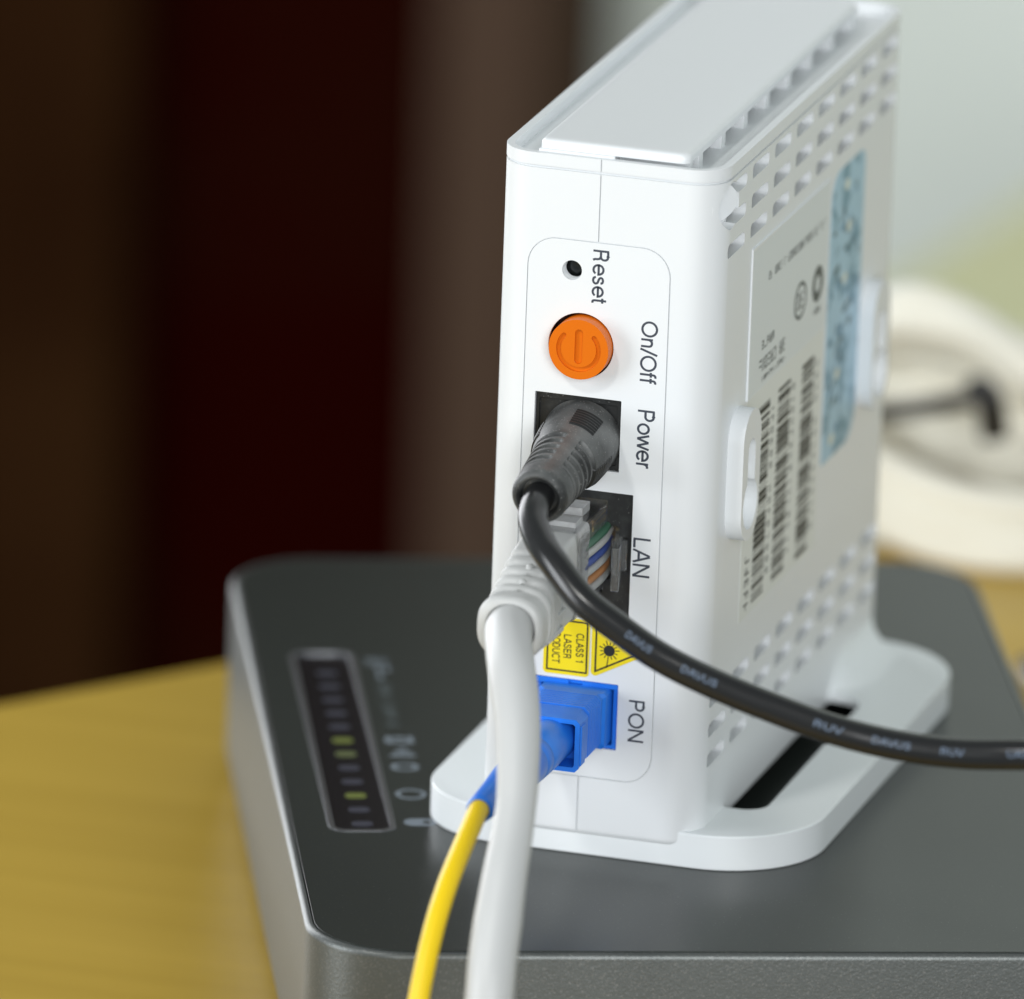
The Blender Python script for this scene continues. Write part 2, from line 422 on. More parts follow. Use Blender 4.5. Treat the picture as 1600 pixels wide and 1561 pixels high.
b = o.modifiers.new("bevel", 'BEVEL'); b.width = 0.22 * S; b.segments = 2; b.limit_method = 'ANGLE'; b.angle_limit = math.radians(40); b.harden_normals = True
WU0, WU1, WV0, WV1 = -18.0, -9.4, 3.6, 76.5
tp = MB().plate(rr(U0 + 1.15, U1 - 1.15, V0 + 0.75, V1 - 1.15, 11.1, 14), [rr(WU0, WU1, WV0, WV1, 2.2)], ZT - 0.59, ZT, 'z')
obj("top_plate", tp, M['modem'], box, bevel=0.12, segs=2)
bz = MB().plate(rr(WU0 + 0.02, WU1 - 0.02, WV0 + 0.02, WV1 - 0.02, 2.2), [rr(WU0 + 0.75, WU1 - 0.75, WV0 + 0.75, WV1 - 0.75, 1.6)], ZT - 0.55, ZT + 0.06, 'z')
ind = obj("indicator_bezel", bz, M['bezel'], box, bevel=0.2, segs=2)
obj("indicator_window", MB().prism(rr(WU0 + 0.76, WU1 - 0.76, WV0 + 0.76, WV1 - 0.76, 1.5), ZT - 0.55, ZT - 0.22, 'z'), M['window'], box)
for k in range(12):
    vv = 7.2 + 5.5 * k
    kind_ = 'led_on' if k in (2, 6) else 'led_dim' if k in (5,) else 'led_off'
    lab = {'led_on': "lit yellow green light", 'led_dim': "faintly lit green light"}.get(kind_)
    obj("indicator_light", MB().prism(rr(-14.9, -12.2, vv - 0.95, vv + 0.95, 0.8), ZT - 0.22, ZT - 0.15, 'z'), M[kind_], box, label=lab)
def icon(mb): return obj("icon", mb, M['icon'], box, smooth=0)
ZI = ZT + 0.02
rng = random.Random(3)
icon(MB().plate(rr(-8.3, -4.1, 5.9, 8.7, 1.35), [circ(-5.3, 7.3, 0.62, 16)], ZT - 0.05, ZI, 'z'))
icon(MB().plate(circ(-6.5, 18.3, 2.0), [circ(-6.5, 18.3, 1.45)], ZT - 0.05, ZI, 'z'))
icon(MB().plate(rr(-8.2, -4.6, 27.7, 30.5, 1.2), [rr(-7.5, -5.3, 28.2, 30.0, 0.8)], ZT - 0.05, ZI, 'z'))
w_ = MB()
for (x0, x1, v0, v1) in ((-8.0, -4.6, 33.2, 34.0), (-7.4, -5.0, 34.6, 35.4), (-6.7, -5.6, 36, 36.7)): w_.prism(rr(x0, x1, v0, v1, 0.3), ZT - 0.05, ZI, 'z')
icon(w_)
w_ = MB()
for (x0, x1, v0, v1) in ((-8.1, -4.4, 38.6, 39.4), (-8.1, -7.2, 39.4, 41.2), (-5.3, -4.4, 39.4, 41.2), (-7.0, -5.5, 40.3, 41.2)): w_.prism(rr(x0, x1, v0, v1, 0.3), ZT - 0.05, ZI, 'z')
icon(w_)
w_ = MB()
for (a0, a1, b0, b1) in strokes(rng, 18, 1.7, 10): w_.prism([(-7.4 + b0, 45.5 + a0), (-7.4 + b1, 45.5 + a0), (-7.4 + b1, 45.5 + a1), (-7.4 + b0, 45.5 + a1)], ZT - 0.05, ZI, 'z')
obj("printed_lettering", w_, M['icon_faint'], box, smooth=0)
w_ = MB()
for (a0, a1, b0, b1) in strokes(rng, 9, 3.0, 3): w_.prism([(-8.2 + b0, 65 + a0), (-8.2 + b1, 65 + a0), (-8.2 + b1, 65 + a1), (-8.2 + b0, 65 + a1)], ZT - 0.05, ZI, 'z')
obj("printed_mark", w_, M['icon'], box, smooth=0)
for a, b_ in ((U0 + 12, V0 + 14), (U1 - 14, V0 + 14), (U0 + 12, V1 - 14), (U1 - 14, V1 - 14)):
    obj("rubber_foot", MB().prism(circ(a, b_, 5, 20), BZ, BZ + 2.05, 'z'), M['rubber'], box)

# ================================================================== router
W, D, H, R = 29.0, 86.6, 86.3, 4.5
router = thing("router", "white upright router with an orange power button, standing on the charcoal box", "router", (14.5, 43, ZT))
plan = lambda i=0.0: rr(i, W - i, i, D - i, R - i, 12)
PX0, PX1, PZ0, PZ1 = 4.42, 22.7, 7.92, 77.5
cuts = []
cuts.append(MB().prism(rr(1.8, W - 1.8, 1.8, D - 1.8, R - 1.8, 8), 1.8, H - 1.8, 'z'))                       # hollow inside
c = MB().prism(rr(PX0 - 0.13, PX1 + 0.13, PZ0 - 0.13, PZ1 + 0.13, 3.75, 8), -1, 0.55, 'y'); cuts.append(c)     # seat of the port panel
HY = [7.55 + 10.115 * i for i in range(8)]
HZ = (84.8, 80.95, 77.1, 18.5, 14.6, 10.65)
slot = MB()
for zz in HZ[:3]:
    for yy in HY: slot.prism(rr(yy - 3.75 if yy > 8 or zz < 78 else 6.3, yy + 3.75, zz - 0.88, zz + 0.88, (0.3, 0.75, 0.75, 0.75), 5), W - 2.2, W + 1, 'x')
for zz in HZ[3:]:
    for yy in HY:
        slot.prism(rr(yy - 3.75, yy + 3.75, zz - 0.88, zz + 0.88, (0.3, 0.75, 0.75, 0.75), 5), W - 2.2, W + 1, 'x')
cuts.append(slot)
cuts.append(MB().prism(circ(4.85, 82.9, 3.05, 40), W - 2.4, W + 1, 'x'))
cuts.append(MB().box(13.29, 13.43, -1, 0.3, 77, H + 1))                                                         # seams down the middle of the port side
cuts.append(MB().box(13.27, 13.41, -1, 0.3, -1, 8.5))
for (x0, x1, z0, z1) in ((5.9, 17.1, 48.2, 57.5), (6.3, 19.1, 28.7, 45.5), (7.05, 18.1, 11.85, 20.5)):
    cuts.append(MB().box(x0 - 0.1, x1 + 0.1, -1, 2, z0 - 0.1, z1 + 0.1))
cuts.append(MB().prism(circ(11.6, 64.05, 4.5, 40), -1, 2, 'y')); cuts.append(MB().prism(circ(10.1, 73.65, 1.6, 24), -1, 2, 'y'))
base_ = MB().loft([[(a_, b_, z_) for a_, b_ in plan(i_)] for i_, z_ in ((1.0, 0), (0.62, 0.08), (0.29, 0.29), (0.08, 0.62), (0, 1.0), (0, H))])
me = boolean(base_, cuts)
me.transform(Matrix.Translation(-Vector(OFF[router.name]) * S))
me.materials.append(M['white']); finish(me, 30)
body = bpy.data.objects.new("housing", me); COL.objects.link(body); body.parent = router
b = body.modifiers.new("bevel", 'BEVEL'); b.width = 0.13 * S; b.segments = 2; b.limit_method = 'ANGLE'; b.angle_limit = math.radians(50); b.harden_normals = True; b.use_clamp_overlap = True

# lid: rim, tray and raised cover
obj("lid_core", MB().prism(plan(0.42), H - 0.1, H + 0.5, 'z'), M['white'], router) if False else None
rim_cut = [MB().prism(rr(1.0, W - 1.0, 0.95, D - 1.0, R - 1.0, 10), H + 0.4, H + 4, 'z'), MB().box(13.3, 13.44, -1, 0.3, H, H + 4),
           MB().plate(rr(-3, W + 3, -3, D + 3, 5), [plan(0.36)], H - 1, H + 0.36, 'z')]
me = boolean(MB().prism(plan(-0.03), H, H + 1.95, 'z'), rim_cut)
me.transform(Matrix.Translation(-Vector(OFF[router.name]) * S)); me.materials.append(M['white']); finish(me, 30)
rim = bpy.data.objects.new("lid_rim", me); COL.objects.link(rim); rim.parent = router
b = rim.modifiers.new("bevel", 'BEVEL'); b.width = 0.22 * S; b.segments = 3; b.limit_method = 'ANGLE'; b.angle_limit = math.radians(50); b.harden_normals = True
ZF = H + 0.4
cover = MB()
def cover_ring(i, z, xi=0.0): return [(a, b_, z) for a, b_ in rr(5.0 + i, 24.25 - i - xi, 1.3 + i, D - 6 - i, (0.9, 1.2, 1.5, 1.5), 6)]
cover.loft([cover_ring(0, ZF + 1.80), cover_ring(0, ZF + 2.4), cover_ring(0.08, ZF + 2.7), cover_ring(0.26, ZF + 2.9), cover_ring(0.55, ZF + 3.0), cover_ring(1.2, ZF + 3.02), cover_ring(4, ZF + 2.96)])
lc = obj("lid_cover", cover, M['white'], router, smooth=50)
obj("cover_base", MB().prism(rr(5.02, 19.0, 3.0, D - 6.1, 0.9, 6), ZF - 0.05, ZF + 1.85, 'z'), M['white'], lc)
obj("cover_front", MB().box(14.8, 23.9, 3.2, 4.2, ZF + 0.2, ZF + 1.85), M['white'], lc)
obj("lid_filler", MB().box(5.0, 14.8, 0.9, 3.1, ZF - 0.05, ZF + 1.85), M['white'], router, bevel=0.06)
for k in range(8):
    yr = 6.0 + 10.1 * k
    obj("vent_rib", MB().box(22.4, 24.15, yr, yr + 1.9, ZF - 0.05, ZF + 1.85), M['white'], router, bevel=0.08)

# screw well near the corner of the slotted side
well = MB()
sl = lambda y: 28.86 - (7.9 - y) * 1.1  # added plug face, slanted forward so the round opening catches more light
well.loft([[(20.5, 4.85 + 3.04 * math.cos(2 * PI * i / 40), 82.9 + 3.04 * math.sin(2 * PI * i / 40)) for i in range(40)],
           [(sl(4.85 + 3.04 * math.cos(2 * PI * i / 40)), 4.85 + 3.04 * math.cos(2 * PI * i / 40), 82.9 + 3.04 * math.sin(2 * PI * i / 40)) for i in range(40)]])
wr = lambda x, r: [(x, 4.85 + r * math.cos(2 * PI * i / 40), 82.9 + r * math.sin(2 * PI * i / 40)) for i in range(40)]
well.loft([wr(27.6, 3.06), wr(20.5, 3.06), wr(20.5, 3.7), wr(27.6, 3.7), wr(27.6, 3.06)], cap0=False, cap1=False)
obj("screw_well", well, M['white'], router, bevel=0.05)

# port panel
panel_holes = [circ(10.1, 73.65, 1.27, 32), circ(11.6, 64.05, 4.22, 56), rr(5.9, 17.1, 48.2, 57.5, 0.12, 3), rr(6.3, 19.1, 28.7, 45.5, 0.12, 3), rr(7.05, 18.1, 11.85, 20.5, 0.12, 3)]
pp = MB().plate(rr(PX0, PX1, PZ0, PZ1, 3.6, 10), panel_holes, -0.04, 0.22, 'y')
pp.plate(rr(PX0 - 0.12, PX1 + 0.12, PZ0 - 0.12, PZ1 + 0.12, 3.72, 10), panel_holes, 0.225, 0.5, 'y')
obj("port_panel", pp, M['panel'], router, bevel=0.09)
# reset hole
rs = MB(); rs.loft([[(10.1 + r * math.cos(2 * PI * i / 32), y, 73.65 + r * math.sin(2 * PI * i / 32)) for i in range(32)] for y, r in ((0.35, 1.9), (0.35, 1.30), (0.45, 1.24), (1.5, 1.2), (1.5, 1.9))], cap0=False, cap1=False)
obj("reset_hole", rs, M['white'], router)
obj("reset_switch", MB().lathe([(1.9, 0.01), (1.75, 0.5), (1.9, 1.0), (2.4, 1.6), (2.6, 1.6)], (10.1, 73.65), 'y', 24), M['hole'], router)
# orange button in a dark recess
obj("button_recess", MB().loft([[(11.6 + r * math.cos(2 * PI * i / 48), y, 64.05 + r * math.sin(2 * PI * i / 48)) for i in range(48)] for y, r in ((0.05, 4.30), (3.0, 4.2), (3.0, 0.01))], cap0=False, cap1=False), M['recess'], router)
bc = (11.85, 64.1)
bt = MB(); bt.prism(circ(*bc, 3.86, 64), -1.62, 2.9, 'y')
btn = obj("power_button", bt, M['orange'], router, smooth=40)
cap_ = MB().plate(circ(*bc, 3.86, 64), [rr(bc[0] - 0.5, bc[0] + 0.5, bc[1] - 1.85, bc[1] + 2.6, 0.49, 6), arcband(bc[0], bc[1], 2.28, 2.88, 139, 401)], -1.95, -1.63, 'y')
obj("button_cap", cap_, M['orange'], btn, bevel=0.16, segs=3)

# power jack
jack = MB().plate(rr(5.95, 17.05, 48.25, 57.45, 0.1, 3), [circ(12, 52.4, 3.1, 36)], 0.75, 3.0, 'y')
jk = obj("power_jack", jack, M['socket'], router, bevel=0.15)
obj("jack_frame", MB().plate(rr(6.0, 17.0, 48.3, 57.4, 0.1, 3), [rr(6.35, 16.55, 48.8, 56.7, 0.3, 3)], 0.45, 0.80, 'y'), M['socket'], jk, bevel=0.08)
obj("jack_tube", MB().lathe([(2.9, 3.2), (3.1, 0.01)], (12, 52.4), 'y', 24), M['hole'], jk)
# network jack with its stepped opening
nj_hole = [(9.3, 32.2), (15.4, 32.2), (15.4, 33.9), (17.25, 33.9), (17.25, 35.2), (18.45, 35.2), (18.45, 39.6), (17.25, 39.6), (17.25, 41.0), (15.6, 41.0), (15.6, 44.2), (9.3, 44.2)]
nj = obj("network_jack", MB().plate(rr(6.35, 19.05, 28.75, 45.45, 0.1, 3), [nj_hole], 0.7, 9, 'y'), M['socket'], router, bevel=0.12)
obj("jack_frame", MB().plate(rr(6.4, 19.0, 28.8, 45.4, 0.1, 3), [rr(6.6, 18.75, 29.0, 44.9, 0.2, 3)], 0.4, 0.75, 'y'), M['socket'], nj, bevel=0.08)
obj("jack_back", MB().box(9, 19, 9.0, 9.6, 31.5, 45), M['hole'], nj)
# optical port
op = obj("optical_port", MB().plate(rr(7.1, 18.05, 11.9, 20.45, 0.1, 3), [rr(8.0, 17.45, 12.35, 19.95, 0.2, 3)], 0.25, 8, 'y'), M['blue'], router, bevel=0.1)
obj("port_lip", MB().box(7.15, 11.6, 0.05, 0.6, 19.6, 20.4), M['blue'], op, bevel=0.08)
obj("port_lip", MB().box(13.4, 18.0, 0.05, 0.6, 19.75, 20.4), M['blue'], op, bevel=0.08)
obj("port_back", MB().box(7.6, 17.8, 8, 8.5, 12, 20.3), M['blue'], op)

# lettering on the panel
YT = -0.052
for s_, xb, xc, z0, z1 in (("Reset", 12.76, 14.80, 76.66, 69.75), ("On/Off", 19.35, 21.43, 68.25, 60.15), ("Power", 19.28, 21.46, 56.72, 49.17), ("LAN", 19.36, 21.58, 40.05, 34.95), ("PON", 19.58, 21.62, 18.77, 13.28)):
    obj("lettering", words_down(MB(), s_, xb, xc, z0, z1, YT), M['ink'], router, smooth=0)
# yellow laser labels
lab = obj("laser_label", MB().prism(rr(8.22, 14.2, 21.0, 28.5, 0.55), -0.10, -0.03, 'y'), M['yellow'], router, smooth=0)
obj("label_frame", MB().plate(rr(8.62, 13.98, 21.42, 28.2, 0.02, 1), [rr(8.84, 13.76, 21.64, 27.98, 0.02, 1)], -0.115, -0.09, 'y'), M['black_ink'], lab, smooth=0)
for s_, xb, xc, z0, z1 in (("CLASS 1", 12.46, 13.44, 26.62, 22.85), ("LASER", 10.84, 11.84, 26.30, 23.18), ("PRODUCT", 9.36, 10.36, 27.05, 22.42)):
    obj("label_lettering", words_down(MB(), s_, xb, xc, z0, z1, -0.112, 0.165), M['black_ink'], lab, smooth=0)
def tri_round(pts, r, n=5):
    out = []
    for i in range(3):
        p, a, b_ = Vector(pts[i]), Vector(pts[i - 1]), Vector(pts[(i + 1) % 3])
        da, dbv = (a - p).normalized(), (b_ - p).normalized()
        ang = da.angle(dbv); t = r / math.tan(ang / 2)
        c_ = p + (da + dbv).normalized() * r / math.sin(ang / 2)
        s0 = p + da * t - c_; s1 = p + dbv * t - c_
        a0 = math.atan2(s0.y, s0.x); a1 = math.atan2(s1.y, s1.x); dd = (a1 - a0 + PI) % (2 * PI) - PI
        out += [tuple(c_ + Vector((math.cos(a0 + dd * k / n), math.sin(a0 + dd * k / n))) * r) for k in range(n + 1)]
    return out
TT = [(14.45, 21.0), (21.5, 24.8), (14.45, 28.6)]
def shrink(k):
    cx = sum(p[0] for p in TT) / 3; cz = sum(p[1] for p in TT) / 3
    return [(cx + (p[0] - cx) * k, cz + (p[1] - cz) * k) for p in TT]
lab2 = obj("laser_warning_label", MB().prism(tri_round(TT, 0.55), -0.10, -0.03, 'y'), M['yellow'], router, smooth=0)
obj("label_frame", MB().plate(tri_round(shrink(0.80), 0.06), [tri_round(shrink(0.70), 0.04)], -0.115, -0.09, 'y'), M['black_ink'], lab2, smooth=0)
sun = MB(); sx, sz = 16.78, 24.85
sun.prism(circ(sx, sz, 0.74, 28), -0.115, -0.09, 'y')
for k in range(14):
    t = 2 * PI * k / 14 + 0.1; l = 1.38 if k % 2 == 0 else 1.15
    if k == 10: l = 2.3
    p0 = Vector((sx, sz)) + Vector((math.cos(t), math.sin(t))) * 0.8; p1 = Vector((sx, sz)) + Vector((math.cos(t), math.sin(t))) * l
    nn = Vector((-math.sin(t), math.cos(t))) * 0.065
    sun.prism([tuple(p0 + nn), tuple(p0 - nn), tuple(p1 - nn), tuple(p1 + nn)], -0.115, -0.09, 'y')
obj("sunburst_symbol", sun, M['black_ink'], lab2, smooth=0)

# stand: a flat plate with rounded ends and a long slot on the right
so = lambda i: rr(-9.0 + i, 42.0 - i, 0.45 + i, 85.8 - i, (11.5 - i, 13.5 - i, 13.5 - i, 11.5 - i), 14)
st = boolean(MB().prism(so(0), ZT + 0.02, 2.0, 'z'), [MB().prism(so(1.5), ZT - 1, 0.75, 'z'), MB().prism(rr(8.0, 34.1, 12.3, 61.5, (0.3, 3.0, 4.0, 0.3), 8), -1, 4, 'z')])
st.transform(Matrix.Translation(-Vector(OFF[router.name]) * S)); st.materials.append(M['stand']); finish(st, 35)
stand = bpy.data.objects.new("stand", st); COL.objects.link(stand); stand.parent = router
b = stand.modifiers.new("bevel", 'BEVEL'); b.width = 0.40 * S; b.segments = 3; b.limit_method = 'ANGLE'; b.angle_limit = math.radians(50); b.harden_normals = True
fil = MB(); fil.loft([[(28.9 + x * k_, y, 1.95 + (z - 1.95) * k_) for x, z in ((0, 1.9), (0, 6.6), (0.6, 4.6), (1.7, 3.1), (3.4, 2.25), (4.8, 1.96))] for y, k_ in ((61.6, 0.08), (62.6, 0.4), (64.5, 0.75), (67, 0.95), (70, 1), (77, 1), (82, 1))])
obj("stand_gusset", fil, M['stand'], router, smooth=60)

# keyhole mounting tabs on the slotted side
def keyhole(cy, cz):
    out = []; rb, rs_ = 3.25, 1.65
    a0 = math.asin(rs_ / rb)
    for i in range(33):
        t = PI / 2 + a0 + (2 * PI - 2 * a0) * i / 32; out.append((cy + rb * math.cos(t), cz + rb * math.sin(t)))
    for i in range(13):
        t = PI * i / 12; out.append((cy + rs_ * math.cos(t), cz + 6.9 + rs_ * math.sin(t)))
    return out
for y0 in (7.3, 68.6):
    tb = MB().plate(rr(y0, y0 + 8.0, 37.9, 55.0, 3.95, 12), [keyhole(y0 + 4.0, 42.6)], W - 0.1, W + 2.1, 'x')
    tab = obj("mounting_tab", tb, M['white'], router, bevel=0.25, segs=3)
    obj("tab_step", MB().box(W - 0.05, W + 1.1, y0 + 2.3, y0 + 5.7, 46.2, 47.2), M['white'], tab, bevel=0.1)

# labels on the slotted side
XS = W + 0.03
obj("label_border", MB().prism([(15.0, 54.6), (15.28, 54.6), (15.28, 74.05), (51, 74.05), (51, 74.2), (15.0, 74.5)], W - 0.05, W + 0.22, 'x'), M['white'], router, bevel=0.06)
rl = obj("rating_label", MB().prism(rr(15.35, 51.3, 54.6, 74.0, 0.5), W - 0.02, XS, 'x'), M['label'], router, smooth=0)
rng = random.Random(11)
def print_row(mb, y0, y1, z0, z1, n, x=XS + 0.015):
    for (a0, a1, b0, b1) in strokes(rng, y1 - y0, z1 - z0, n): mb.sheet([(y0 + a0, z0 + b0), (y0 + a1, z0 + b0), (y0 + a1, z0 + b1), (y0 + a0, z0 + b1)], x, 'x')
w_ = MB(); print_row(w_, 23.4, 50.3, 68.25, 69.35, 34); print_row(w_, 21.4, 27.3, 59.6, 60.8, 5); print_row(w_, 20.5, 32.6, 56.7, 58.4, 9); print_row(w_, 22, 32.8, 55.3, 55.95, 12)
print_row(w_, 37.6, 40.6, 60.2, 62.4, 2); print_row(w_, 45.6, 49.0, 57.4, 58.2, 3)
obj("small_print", w_, M['faded_ink'], rl, smooth=0)
for (cy, cz, ry, rz_, h) in ((39.05, 61.3, 2.85, 2.5, 0.80), (47.2, 61.3, 2.5, 2.4, 0.45)):
    el = lambda k: [(cy + ry * k * math.cos(2 * PI * i / 32), cz + rz_ * k * math.sin(2 * PI * i / 32)) for i in range(32)]
    obj("approval_mark", MB().plate(el(1), [el(h)], XS - 0.01, XS + 0.012, 'x'), M['faded_ink'], rl, smooth=0)
bl = obj("barcode_label", MB().prism([(15.6, 25.2), (50.9, 25.2), (50.9, 54.5), (15.6, 54.5)], W - 0.02, XS, 'x'), M['paper'], router, smooth=0)
for (y0, y1) in ((21.1, 26.5), (30.4, 36.0), (41.6, 47.0)):
    w_ = MB(); z = 51.9
    while z > 26.4:
        t = rng.choice((0.16, 0.16, 0.32, 0.5, 0.75)); w_.sheet([(y0, z - t), (y1, z - t), (y1, z), (y0, z)], XS + 0.015, 'x')
        z -= t + rng.choice((0.14, 0.14, 0.28, 0.45))
    obj("barcode", w_, M['black_ink'], bl, smooth=0)
    w_ = MB(); z = 50.8
    while z > 28:
        for (a0, a1, b0, b1) in strokes(rng, 1.0, 1.3, 1): w_.sheet([(y1 + 0.7 + b0, z - a0), (y1 + 0.7 + b1, z - a0), (y1 + 0.7 + b1, z - a1), (y1 + 0.7 + b0, z - a1)], XS + 0.015, 'x')
        z -= 1.55
    obj("small_print", w_, M['faded_ink'], bl, smooth=0)
w_ = MB(); z = 33.4
while z > 26.4:
    for (a0, a1, b0, b1) in strokes(rng, 1.35, 2.0, 1): w_.sheet([(17.6 + b0, z - a0), (17.6 + b1, z - a0), (17.6 + b1, z - a1), (17.6 + b0, z - a1)], XS + 0.015, 'x')
    z -= 1.6
obj("bold_print", w_, M['black_ink'], bl, smooth=0)
sk = obj("blue_sticker", MB().prism(rr(52.5, 68.4, 35.3, 74.0, (0.6, 5, 2, 4)), W - 0.02, XS + 0.02, 'x'), M['sticker'], router, smooth=0)
for k in range(46):
    zz = rng.uniform(38, 71.5); yy = rng.uniform(58.5, 66.8) if zz > 52 and rng.random() < 0.75 else rng.uniform(54.2, 62.5)
    ry, rz_ = rng.uniform(0.5, 1.5), rng.uniform(0.4, 1.1)
    obj("sticker_patch", MB().sheet([(yy + ry * math.cos(2 * PI * i / 10) * rng.uniform(0.6, 1.15), zz + rz_ * math.sin(2 * PI * i / 10) * rng.uniform(0.6, 1.15)) for i in range(10)], XS + 0.022 + 0.0004 * k, 'x'), M['sticker_dark'], sk, smooth=0)
for (yy, zz) in ((59.8, 71.2), (61.5, 65.3), (60.2, 58.6), (58.5, 46.2), (57, 37.8)):
    obj("sticker_dot", MB().sheet([(yy + 1.15 * math.cos(2 * PI * i / 14), zz + 0.75 * math.sin(2 * PI * i / 14)) for i in range(14)], XS + 0.04, 'x'), M['sticker_dot'], sk, smooth=0)

# ================================================================== power cable
pc = thing("power_cable", "black power cable with a ribbed plug in the jack below the orange button", "cable", (12, 0.7, 52.0))
AXS = Vector((12.0, 0.7, 52.0)); AXE = Vector((12.45, -19.6, 49.9))
ax = (AXE - AXS).normalized(); ex = Vector((1, 0, 0)); ex = (ex - ax * ex.dot(ax)).normalized(); ez = ax.cross(ex) * -1
if ez.z < 0: ez = -ez
PL = (AXE - AXS).length
def plug_r(t, th):
    """radius of the moulded plug at distance t from the jack; th = angle from the top"""
    if t < 6.2: r = 5.05 - 0.06 * t
    elif t < 9: r = 4.68 - (t - 6.2) * 0.20
    else: r = 4.12 - (t - 9) * 0.052
    if t > PL - 1.2: r -= 0.75 * ((t - PL + 1.2) / 1.2) ** 2
    a = abs((th - 0.34 + PI) % (2 * PI) - PI)
    if 8.6 < t < 17.0 and 0.24 < a < 2.85:                      # strain relief grooves on both flanks
        k = (t - 8.8) % 1.62
        if k < 1.0:
            e = min(1, (a - 0.24) / 0.12); r -= 1.3 * e * min(1, k / 0.15, (1.0 - k) / 0.15 if k > 0.8 else 1)
    return max(r, 0.2)
NT, NA = 190, 144
rings = []
for k in range(NT + 1):
    t = PL * k / NT
    rings.append([AXS + ax * t + (ez * math.cos(2 * PI * i / NA) + ex * math.sin(2 * PI * i / NA)) * plug_r(t, 2 * PI * i / NA) for i in range(NA)])
for rr_, dt in ((3.0, 0.02), (2.55, -0.25), (2.3, -1.3)):
    rings.append([AXS + ax * (PL + dt) + (ez * math.cos(2 * PI * i / NA) + ex * math.sin(2 * PI * i / NA)) * rr_ for i in range(NA)])
obj("plug", MB().loft(rings, cap1=True), M['plug'], pc, smooth=60)
for c_, hw, t0, t1 in ((0.40, 0.42, 2.6, 6.8), (PI / 2 + 0.45, 0.40, 3.6, 9.4), (-PI / 2 + 0.30, 0.40, 3.2, 7.2)):      # ridged finger pads
    pad = MB(); rows = []
    nt = 60
    for k in range(nt + 1):
        t = t0 + (t1 - t0) * k / nt
        rise = 0.05 + 0.13 * (0.5 - 0.5 * math.cos((t - t0) * 2 * PI / 0.6)) if 0 < k < nt else -0.3
        rows.append([AXS + ax * t + (ez * math.cos(a) + ex * math.sin(a)) * (plug_r(t, 0.0) + (rise if 0 < i < 16 else -0.3)) for i, a in [(i, c_ - hw + 2 * hw * i / 16) for i in range(17)]])
    vs = [p for r_ in rows for p in r_]
    pad.add(vs, [[k * 17 + i, k * 17 + i + 1, (k + 1) * 17 + i + 1, (k + 1) * 17 + i] for k in range(nt) for i in range(16)])
    obj("grip_pad", pad, M['pad'], pc, smooth=40)
kp = [AXS + ax * (PL - 1.2), (12.6, -21.3, 49.4), (13.3, -24.0, 48.3), (15.3, -27.2, 46.8), (18.0, -30, 45.2), (22.6, -33, 42.1), (27.2, -34.2, 39.7), (33.1, -35.2, 36.9), (39.6, -36, 34.8), (47.3, -36, 32.6), (55.5, -36, 30.7), (63.3, -35, 29.4), (71.1, -34, 29.0), (79.5, -33, 29.6), (92, -33, 31), (115, -40, 28), (150, -60, 5), (185, -80, -20), (215, -90, -27), (260, -90, -27.1)]
path = spline(kp, 0.7)
jacket = obj("cable", MB().tube(path, 1.88, 24), M['cable_black'], pc, smooth=60)
# pale print along the jacket
acc = [0]
for a, b_ in zip(path, path[1:]): acc.append(acc[-1] + (b_ - a).length)
def at_s(s):
    s = max(0, min(acc[-1] - 1e-6, s))
    lo, hi = 0, len(acc) - 1
    while hi - lo > 1:
        mid = (lo + hi) // 2
        if acc[mid] <= s: lo = mid
        else: hi = mid
    t = (s - acc[lo]) / (acc[hi] - acc[lo]); p = path[lo].lerp(path[hi], t); d = (path[hi] - path[lo]).normalized()
    return p, d
def s_of_x(x):
    for k, p in enumerate(path):
        if p.x >= x and k > 6: return acc[k]
    return acc[-1]
for s_, x, ln in (("DAVUS", 28.6, 4.4), ("DAVUS", 36.4, 5.4), ("RUV", 53.0, 4.2), ("DAVUS", 60.2, 5.6), ("RUV", 68.4, 3.4), ("UAS", 76.6, 3.2), ("V-1", 82.2, 4)):
    vs, fs = glyphs(s_, 0.15); a, b_ = min(p[0] for p in vs), max(p[0] for p in vs); s0 = s_of_x(x); w_ = MB(); pts = []
    for u_, v_, h_ in vs:
        p, d = at_s(s0 + 0.86 * ln * (u_ - a) / (b_ - a))
        out = (C0 - p); out = (out - d * out.dot(d)).normalized(); side = d.cross(out) * -1
        if side.z < 0: side = -side
        ang = (v_ / CAPH - 0.5) * 0.46 + 0.05
        pts.append(p + (out * math.cos(ang) + side * math.sin(ang)) * (1.905 + h_))
    obj("printed_lettering", w_.add(pts, fs), M['print'], pc, smooth=0)

# ================================================================== network cable
nc = thing("network_cable", "pale grey network cable with a ribbed boot and clear connector in the LAN jack", "cable", (12.6, 0, 38))
def ring_se(cx, y, cz, hx, hz, n=5.0, N=72, tilt=0.0):
    out = []
    for i in range(N):
        t = 2 * PI * i / N; c_, s_ = math.cos(t), math.sin(t)
        out.append(Vector((cx + hx * math.copysign(abs(c_) ** (2 / n), c_), y + tilt * s_, cz + hz * math.copysign(abs(s_) ** (2 / n), s_))))
    return out
